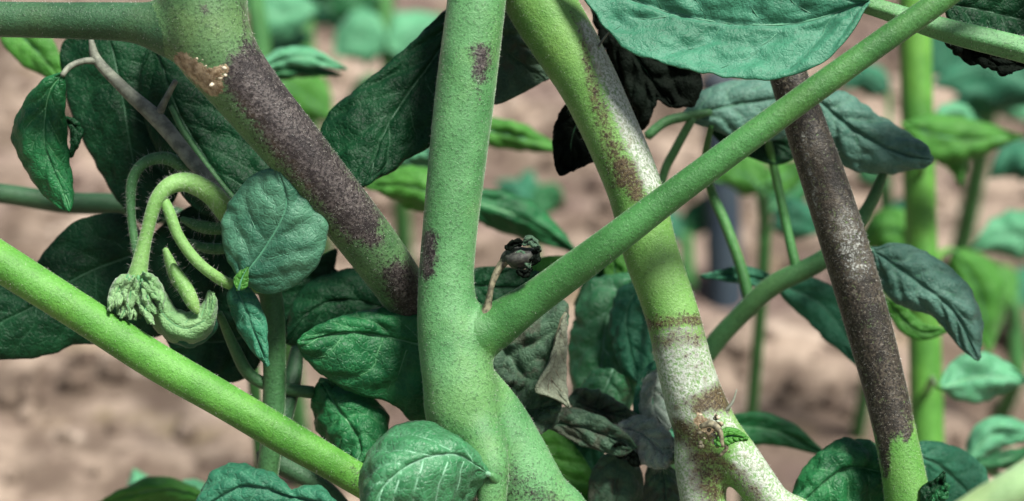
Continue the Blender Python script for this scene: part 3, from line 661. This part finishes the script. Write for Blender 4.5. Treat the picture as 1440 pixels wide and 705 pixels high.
leaf(Cp, 'grey', [(800, 560), (845, 580), (900, 588)], [(820, 545), (865, 560)], [(820, 590), (865, 605)], .393, .391, veins=1, wave=.004, blister=.0012, serr=.12)
leaf(Cp, 'black', [(862, 628), (885, 640), (900, 655)], [(872, 622), (892, 634)], [(868, 640), (888, 652)], .382, .380, veins=1, wave=.003)
leaf(A, 'grey', [(690, 560), (735, 580), (790, 568)], [(720, 535), (770, 540)], [(710, 600), (750, 612), (780, 595)], .380, .376, veins=1, wave=.004, blister=.0014, serr=.1)
leaf(Cp, 'teal', [(850, 640), (830, 620), (790, 630)], [(840, 600), (805, 605)], [(860, 690), (815, 700)], .405, .405, veins=1)
pet(Cp, [(945, 520, 12, .376), (925, 470, 12, .392), (905, 380, 11, .41)])
pet(Cp, [(960, 640, 16, .378), (930, 650, 10, .382), (890, 632, 9, .385), (820, 604, 8, .385)])
pet(Cp, [(975, 760, 14, .38), (936, 745, 10, .382), (862, 742, 10, .388), (800, 745, 9, .396)])

# ================================================================ THE BLACKENED STEM ON THE RIGHT
cD = chain([(1040, -140, 46, .380), (1075, -10, 48, .378), (1105, 95, 52, .376), (1134, 182, 58, .375), (1162, 265, 64, .374), (1190, 352, 66, .373), (1220, 453, 63, .373), (1246, 553, 60, .373), (1268, 653, 61, .372), (1278, 715, 64, .372), (1290, 820, 64, .372)])
cD = to_ground(cD, .005, .015)
D_ = thing('tomato_plant', 'blackish brown rotted stem turning green near its foot', 'tomato plant', (cD[-1][0], cD[-1][1], 0))
blobsD = [('d', 1030, -160, 1105, 95, 60, 60, 10, 1), ('d', 1105, 95, 1190, 352, 60, 60, 10, 1), ('d', 1190, 352, 1246, 560, 60, 46, 10, 1), ('d', 1246, 560, 1250, 590, 40, 30, 12, 1), ('d', 1240, 590, 1246, 668, 14, 5, 7, .95), ('d', 1276, 590, 1274, 618, 12, 6, 7, .9),
          ('w', 1186, 310, 1205, 372, 22, 22, 22, .46), ('w', 1130, 190, 1150, 300, 6, 8, 12, .40), ('b', 1150, 220, 1185, 330, 16, 16, 26, .5)]
M['stem_foot'] = stem_mat('stem_foot_green', (.15, .34, .085), (.085, .245, .045), .45, rot=((.060, .050, .036), (.011, .010, .007), (.17, .155, .12)))
a = stem(D_, 'main_stem', cD, M['stem_foot'], blobsD, seg=40, step=.0008)
hairs(D_, a, 2.0e6 * 2, .00030, M['hair'], .000020)
leaf(D_, 'mid', [(1256, 668), (1185, 662), (1100, 735)], [(1240, 626), (1196, 617), (1156, 632), (1130, 660), (1112, 700)], [(1245, 740), (1180, 770)], .381, .374, cup=.006, blister=.0014, veins=2, ns=56, ntt=20, serr=.03, label='puckered dark green leaf at the foot of the stem')
leaf(D_, 'teal', [(1278, 636), (1330, 662), (1395, 730)], [(1300, 620), (1350, 630), (1386, 660), (1394, 695)], [(1285, 705), (1330, 740)], .398, .402, cup=.003, veins=2, ns=40)
pet(D_, [(1270, 680, 12, .376), (1272, 655, 11, .384), (1280, 637, 10, .398)])
gleaf(D_, 'dark', [(1298, 714), (1316, 690), (1328, 664)], 34, .366, veins=1, serr=.2, label='tiny crinkled sprout leaf')
gleaf(D_, 'mid', [(1310, 712), (1326, 694), (1333, 680)], 20, .364, veins=1, serr=.2)

# ================================================================ PLANT BEYOND THE RIGHT EDGE, WITH THE BIG BLUE GREEN LEAF
cJ = chain([(1560, 110, 60, .36), (1580, 350, 62, .36), (1590, 700, 64, .36), (1600, 950, 66, .36)]); cJ = to_ground(cJ, .01, .01)
cJ = np.vstack([chain([(1530, -120, 56, .362)]), cJ])
J = thing('tomato_plant', 'plant with a large blue green leaf arching above the blackened stem', 'tomato plant', (cJ[-1][0], cJ[-1][1], 0))
stem(J, 'main_stem', cJ, M['stem'], (), seg=24)
a = stem(J, 'petiole', chain([(1120, -40, 16, .352), (1190, -4, 22, .354), (1250, 16, 26, .356), (1330, 42, 32, .357), (1440, 70, 36, .358), (1560, 105, 40, .36)]), M['stem'], (), seg=22, ridges=.08)
hairs(J, a, 1e6 * 2, .00030, M['hair'], .000020)
leaf(J, 'topleaf', [(1222, 2), (1110, 34), (960, 22), (790, -40)], [(1200, 42), (1168, 80), (1130, 101), (1080, 111), (1000, 104), (930, 86), (874, 62), (832, 10)], [(1160, -60), (1000, -90), (880, -90)],
     .352, .360, cup=-.004, blister=.0010, wave=.002, nv=5, slope=.5, veins=2, ns=80, ntt=26, label='large matt blue green leaf seen from below')
leaf(J, 'dark', [(1325, 5), (1395, 18), (1480, 40)], [(1340, -30), (1420, -60), (1480, -30)], [(1340, 40), (1390, 68), (1470, 85)], .372, .375, veins=2)
leaf(J, 'black', [(1330, 52), (1375, 74), (1418, 104)], [(1380, 55), (1440, 66), (1450, 85)], [(1345, 78), (1385, 94)], .370, .368, wave=.004, blister=.0012, veins=1, label='shrivelled black leaf edge')
cq = chain([(1325, 752, 52, .285), (1385, 712, 54, .283), (1450, 672, 54, .281), (1560, 600, 60, .285), (1640, 640, 60, .33), (1610, 760, 60, .36)])
M['stem_pale'] = stem_mat('stem_whitish_green', (.34, .52, .26), (.26, .44, .19), .2)
stem(J, 'side_branch', cq, M['stem_pale'], (), seg=24)

# ================================================================ LEAFY SHOOT BEHIND THE BLACK STEM
cK = chain([(1245, 238, 13, .402), (1216, 300, 19, .405), (1162, 362, 27, .408), (1090, 400, 29, .412), (1045, 440, 27, .415), (1000, 490, 28, .418), (960, 560, 30, .42), (930, 700, 32, .425), (925, 850, 32, .43)]); cK = to_ground(cK, -.01, .03)
Kp = thing('tomato_plant', 'leafy green shoot growing behind the blackened stem', 'tomato plant', (cK[-1][0], cK[-1][1], 0))
stem(Kp, 'main_stem', cK, M['petiole'], (), seg=18)
leaf(Kp, 'bluegrey', [(1140, 132), (1200, 182), (1260, 214), (1313, 226)], [(1185, 128), (1235, 160), (1282, 190), (1304, 208)], [(1150, 195), (1190, 236), (1240, 244), (1290, 238)], .398, .396, cup=.004, blister=.0012, veins=2, nv=4)
leaf(Kp, 'bluegrey', [(955, 168), (1030, 148), (1120, 135)], [(985, 128), (1040, 112), (1095, 114)], [(1000, 182), (1050, 198), (1110, 190)], .402, .405, cup=.003, veins=2, nv=4)
leaf(Kp, 'dark', [(990, 175), (1060, 190), (1130, 215)], [(1040, 170), (1110, 180)], [(1020, 205), (1090, 232)], .412, .412, veins=1)
pet(Kp, [(910, 192, 14, .402), (935, 172, 14, .402), (965, 164, 14, .402), (1000, 158, 10, .402)])
pet(Kp, [(975, 165, 12, .402), (950, 210, 13, .405), (932, 250, 13, .408), (920, 330, 14, .412), (960, 480, 16, .418)])
pet(Kp, [(1000, 175, 9, .404), (992, 225, 12, .414), (1000, 268, 14, .42), (1018, 310, 15, .418), (1040, 370, 16, .416), (1055, 428, 18, .415)], 'stem_mid')
pet(Kp, [(1075, 180, 9, .404), (1085, 220, 12, .412), (1100, 290, 13, .412), (1112, 345, 14, .411), (1122, 385, 16, .41)], 'stem_mid')
leaf(Kp, 'bluegrey', [(1225, 350), (1290, 396), (1342, 440), (1376, 507)], [(1265, 342), (1320, 364), (1360, 400), (1383, 452)], [(1234, 392), (1262, 430), (1310, 446), (1352, 492)], .392, .390, cup=.003, blister=.0010, veins=2, nv=5)
pet(Kp, [(1180, 350, 12, .407), (1205, 345, 10, .40), (1228, 352, 9, .393)])
gleaf(Kp, 'teal', [(1090, 398), (1150, 425), (1188, 470), (1224, 530)], 62, .42, veins=1)
gleaf(Kp, 'teal', [(1095, 400), (1045, 388), (985, 388)], 26, .42, veins=1)
gleaf(Kp, 'bright', [(1245, 420), (1290, 465), (1340, 462)], 30, .42, veins=1)
gleaf(Kp, 'mid', [(1000, 600), (1090, 606), (1165, 642)], 46, .43, veins=1)
pet(Kp, [(945, 610, 10, .425), (975, 602, 9, .428), (1010, 600, 8, .43)])

# ================================================================ BACKGROUND PLANTS
def bgplant(label, pts, leaves, mat='stem_mid', dx=0.0, dy=.02, w2=None):
    c = to_ground(chain(pts), dx, dy)
    t = thing('tomato_plant', label, 'tomato plant', (c[-1][0], c[-1][1], 0))
    stem(t, 'main_stem', c, M[mat], (), seg=16, step=.003)
    ax = spline(c, step=.004, dims=3)
    for lm, mid, wd, d in leaves:
        o = gleaf(t, lm, mid, wd, d, d + .006, veins=1, wave=.004, cup=.004, serr=.1)
        b = at(mid[0][0], mid[0][1], d); k = np.argmin(np.linalg.norm(ax[:, :3] - b, axis=1))
        k = min(k + 3, len(ax) - 2); e = ax[k, :3]
        if np.linalg.norm(e - b) > .002:
            m_ = (e + b) / 2 + np.array([0, 0, .004])
            V2, F2 = tube(np.array([list(e) + [.0013], list(m_) + [.0012], list(b) + [.0009]]), seg=8, step=.003, bumps=0)
            p = mesh_obj('petiole', V2, F2, M[mat], t); paint(p, V2, ())
    return t
bgplant('thick light green upright stem out of focus with yellow green leaves', [(1284, -120, 44, .56), (1287, 40, 45, .56), (1293, 250, 45, .56), (1300, 450, 46, .56), (1304, 620, 47, .56), (1306, 800, 48, .56)],
        [('bright', [(1270, 175), (1340, 195), (1440, 192)], 66, .53), ('bright', [(1300, 205), (1340, 220), (1352, 262)], 40, .535), ('pale', [(1320, 545), (1380, 530), (1450, 535)], 72, .46),
         ('bright', [(1290, 330), (1250, 325), (1205, 345)], 66, .58), ('bright', [(1340, 350), (1375, 410), (1392, 500)], 80, .60), ('pale', [(1310, 170), (1345, 160), (1380, 172)], 34, .575)], 'stem_bright')
bgplant('leafy seedling with blurred blue green leaves at the right edge', [(1480, 200, 26, .66), (1475, 400, 28, .66), (1470, 640, 30, .66)],
        [('pale', [(1480, 330), (1420, 330), (1365, 350)], 70, .62), ('teal', [(1470, 240), (1430, 225), (1390, 250)], 60, .64), ('teal', [(1480, 130), (1400, 100), (1310, 120)], 100, .7), ('mid', [(1460, 90), (1390, 140), (1340, 175)], 60, .72)])
bgplant('low seedling with narrow blurred leaves beside the soil crack', [(1420, 640, 18, .50), (1430, 720, 20, .50)],
        [('pale', [(1360, 650), (1400, 610), (1470, 610)], 50, .48), ('mid', [(1370, 655), (1420, 645), (1480, 630)], 26, .475)])
bgplant('blurred seedling with rounded teal leaves far behind the dark slanting stem', [(540, -10, 22, .85), (545, 70, 24, .85), (560, 160, 26, .85)],
        [('pale', [(545, 60), (505, 55), (470, 80)], 78, .84), ('pale', [(545, 70), (585, 50), (625, 20)], 80, .84), ('mid', [(535, 10), (490, 5), (440, -20)], 60, .88), ('mid', [(550, 120), (520, 130), (490, 160)], 50, .84)])
bgplant('blurred bushy seedling behind the dark slanting stem near its top', [(350, -60, 26, .70), (372, 100, 28, .70), (390, 240, 30, .70)],
        [('pale', [(350, 10), (390, 20), (450, 10)], 80, .70), ('teal', [(345, -10), (420, -25), (500, -20)], 70, .72), ('bright', [(370, 110), (420, 130), (470, 170)], 90, .68), ('mid', [(385, 150), (430, 150), (455, 120)], 50, .70), ('teal', [(360, 40), (380, 60), (440, 50)], 50, .74)])
bgplant('blurred plant whose pale pointed leaf lies across the gap', [(348, 60, 14, .46), (352, 100, 15, .46), (356, 220, 17, .46), (350, 420, 18, .46)],
        [('pale', [(356, 100), (420, 80), (488, 97)], 34, .455), ('mid', [(356, 108), (420, 100), (480, 104)], 20, .457)])
bgplant('blurred seedling with slender green leaves behind the upright stem', [(625, 150, 16, .46), (628, 250, 18, .46), (635, 400, 20, .46)],
        [('bright', [(650, 178), (725, 192), (795, 214)], 44, .48), ('bright', [(640, 285), (575, 262), (512, 262)], 64, .45), ('mid', [(645, 275), (740, 310), (815, 358)], 58, .45), ('pale', [(630, 235), (590, 228), (550, 222)], 46, .465)])
bgplant('small blurred teal seedling on the soil between the green stems', [(745, 300, 16, .80), (750, 340, 18, .80)],
        [('teal', [(745, 300), (720, 270), (695, 255)], 46, .80), ('mid', [(748, 300), (775, 275), (792, 290)], 44, .80), ('teal', [(745, 290), (742, 255), (750, 238)], 40, .82)])
bgplant('blurred seedling with bright leaves behind the slanting branch', [(1070, 260, 16, .62), (1075, 350, 18, .62)],
        [('bright', [(1075, 270), (1045, 245), (1000, 250)], 60, .60), ('bright', [(1075, 260), (1110, 245), (1135, 225)], 46, .60), ('teal', [(1085, 320), (1120, 310), (1160, 325)], 60, .62), ('mid', [(1080, 300), (1110, 270), (1150, 250)], 50, .65)])
bgplant('blurred seedling with mottled leaves behind the light green upright stem', [(1245, 250, 18, .75), (1245, 350, 20, .75)],
        [('teal', [(1245, 300), (1275, 310), (1300, 330)], 60, .74), ('teal', [(1250, 130), (1215, 110), (1180, 125)], 46, .76), ('mid', [(1245, 260), (1210, 225), (1190, 235)], 44, .74)])
bgplant('low seedling with a blurred flat leaf near the bottom edge', [(215, 720, 16, .44), (215, 760, 16, .44)],
        [('bright', [(290, 700), (220, 690), (130, 712)], 40, .43), ('pale', [(215, 712), (200, 690), (188, 660)], 50, .50), ('pale', [(300, 715), (270, 690), (235, 690)], 36, .46)])

bgplant('far blurred leafy clump above the drooping leaf', [(420, -90, 30, .95), (425, 0, 30, .95), (430, 90, 30, .95)],
        [('pale', [(430, -20), (380, -20), (330, 15)], 90, .93), ('mid', [(425, -10), (480, -20), (560, 10)], 80, .95), ('teal', [(425, 30), (470, 10), (540, 40)], 60, .98), ('mid', [(425, 0), (380, 40), (360, 80)], 70, .95)])
bgplant('far blurred leafy clump between the light green stem and the right edge', [(1385, 20, 26, .92), (1390, 130, 28, .92)],
        [('teal', [(1385, 60), (1340, 70), (1300, 110)], 80, .9), ('mid', [(1390, 60), (1430, 70), (1470, 110)], 80, .9), ('teal', [(1390, 100), (1370, 140), (1330, 160)], 60, .9), ('pale', [(1395, 110), (1430, 150), (1460, 170)], 50, .9)])
bgplant('far blurred seedling with two broad leaves right of the light green stem', [(1425, 420, 22, .80), (1430, 520, 24, .80)],
        [('bright', [(1425, 430), (1395, 400), (1350, 380)], 70, .78), ('teal', [(1428, 430), (1450, 400), (1480, 390)], 60, .8)])
bgplant('far blurred seedling beside the dark stake', [(965, 330, 18, .95), (968, 400, 20, .95)],
        [('mid', [(965, 330), (985, 300), (1000, 270)], 46, .95), ('teal', [(965, 340), (940, 310), (925, 280)], 40, .95)])

# ================================================================ STAKE
st = thing('garden_stake', 'dark blue grey stake standing in the soil behind the shoots', 'stake', tuple(at(1018, 352, .98) * [1, 1, 0]))
pB = at(1018, 380, .98)
P0 = [at(1012, 150, .93), at(1020, 400, .95)]
dirv = (P0[1] - P0[0]); tt = (P0[0][2] + .02) / -dirv[2]
endp = P0[0] + dirv * tt
V, F = tube(np.array([list(P0[0] - dirv * .15) + [.0092], list(P0[1]) + [.0098], list(endp) + [.010]]), seg=14, step=.01, bumps=.03)
mesh_obj('post', V, F, plain('stake_paint', (.018, .035, .055), (.03, .05, .06), 60), st)
V, F = tube(np.array([list(P0[0] - dirv * .19) + [.006], list(P0[0] - dirv * .15) + [.0108], list(P0[0] - dirv * .11) + [.0108]]), seg=14, step=.004, bumps=0)
mesh_obj('cap', V, F, plain('stake_cap', (.02, .03, .04), (.03, .04, .05), 60), st)

for o in bpy.data.objects:
    if '_o' in o: del o['_o']
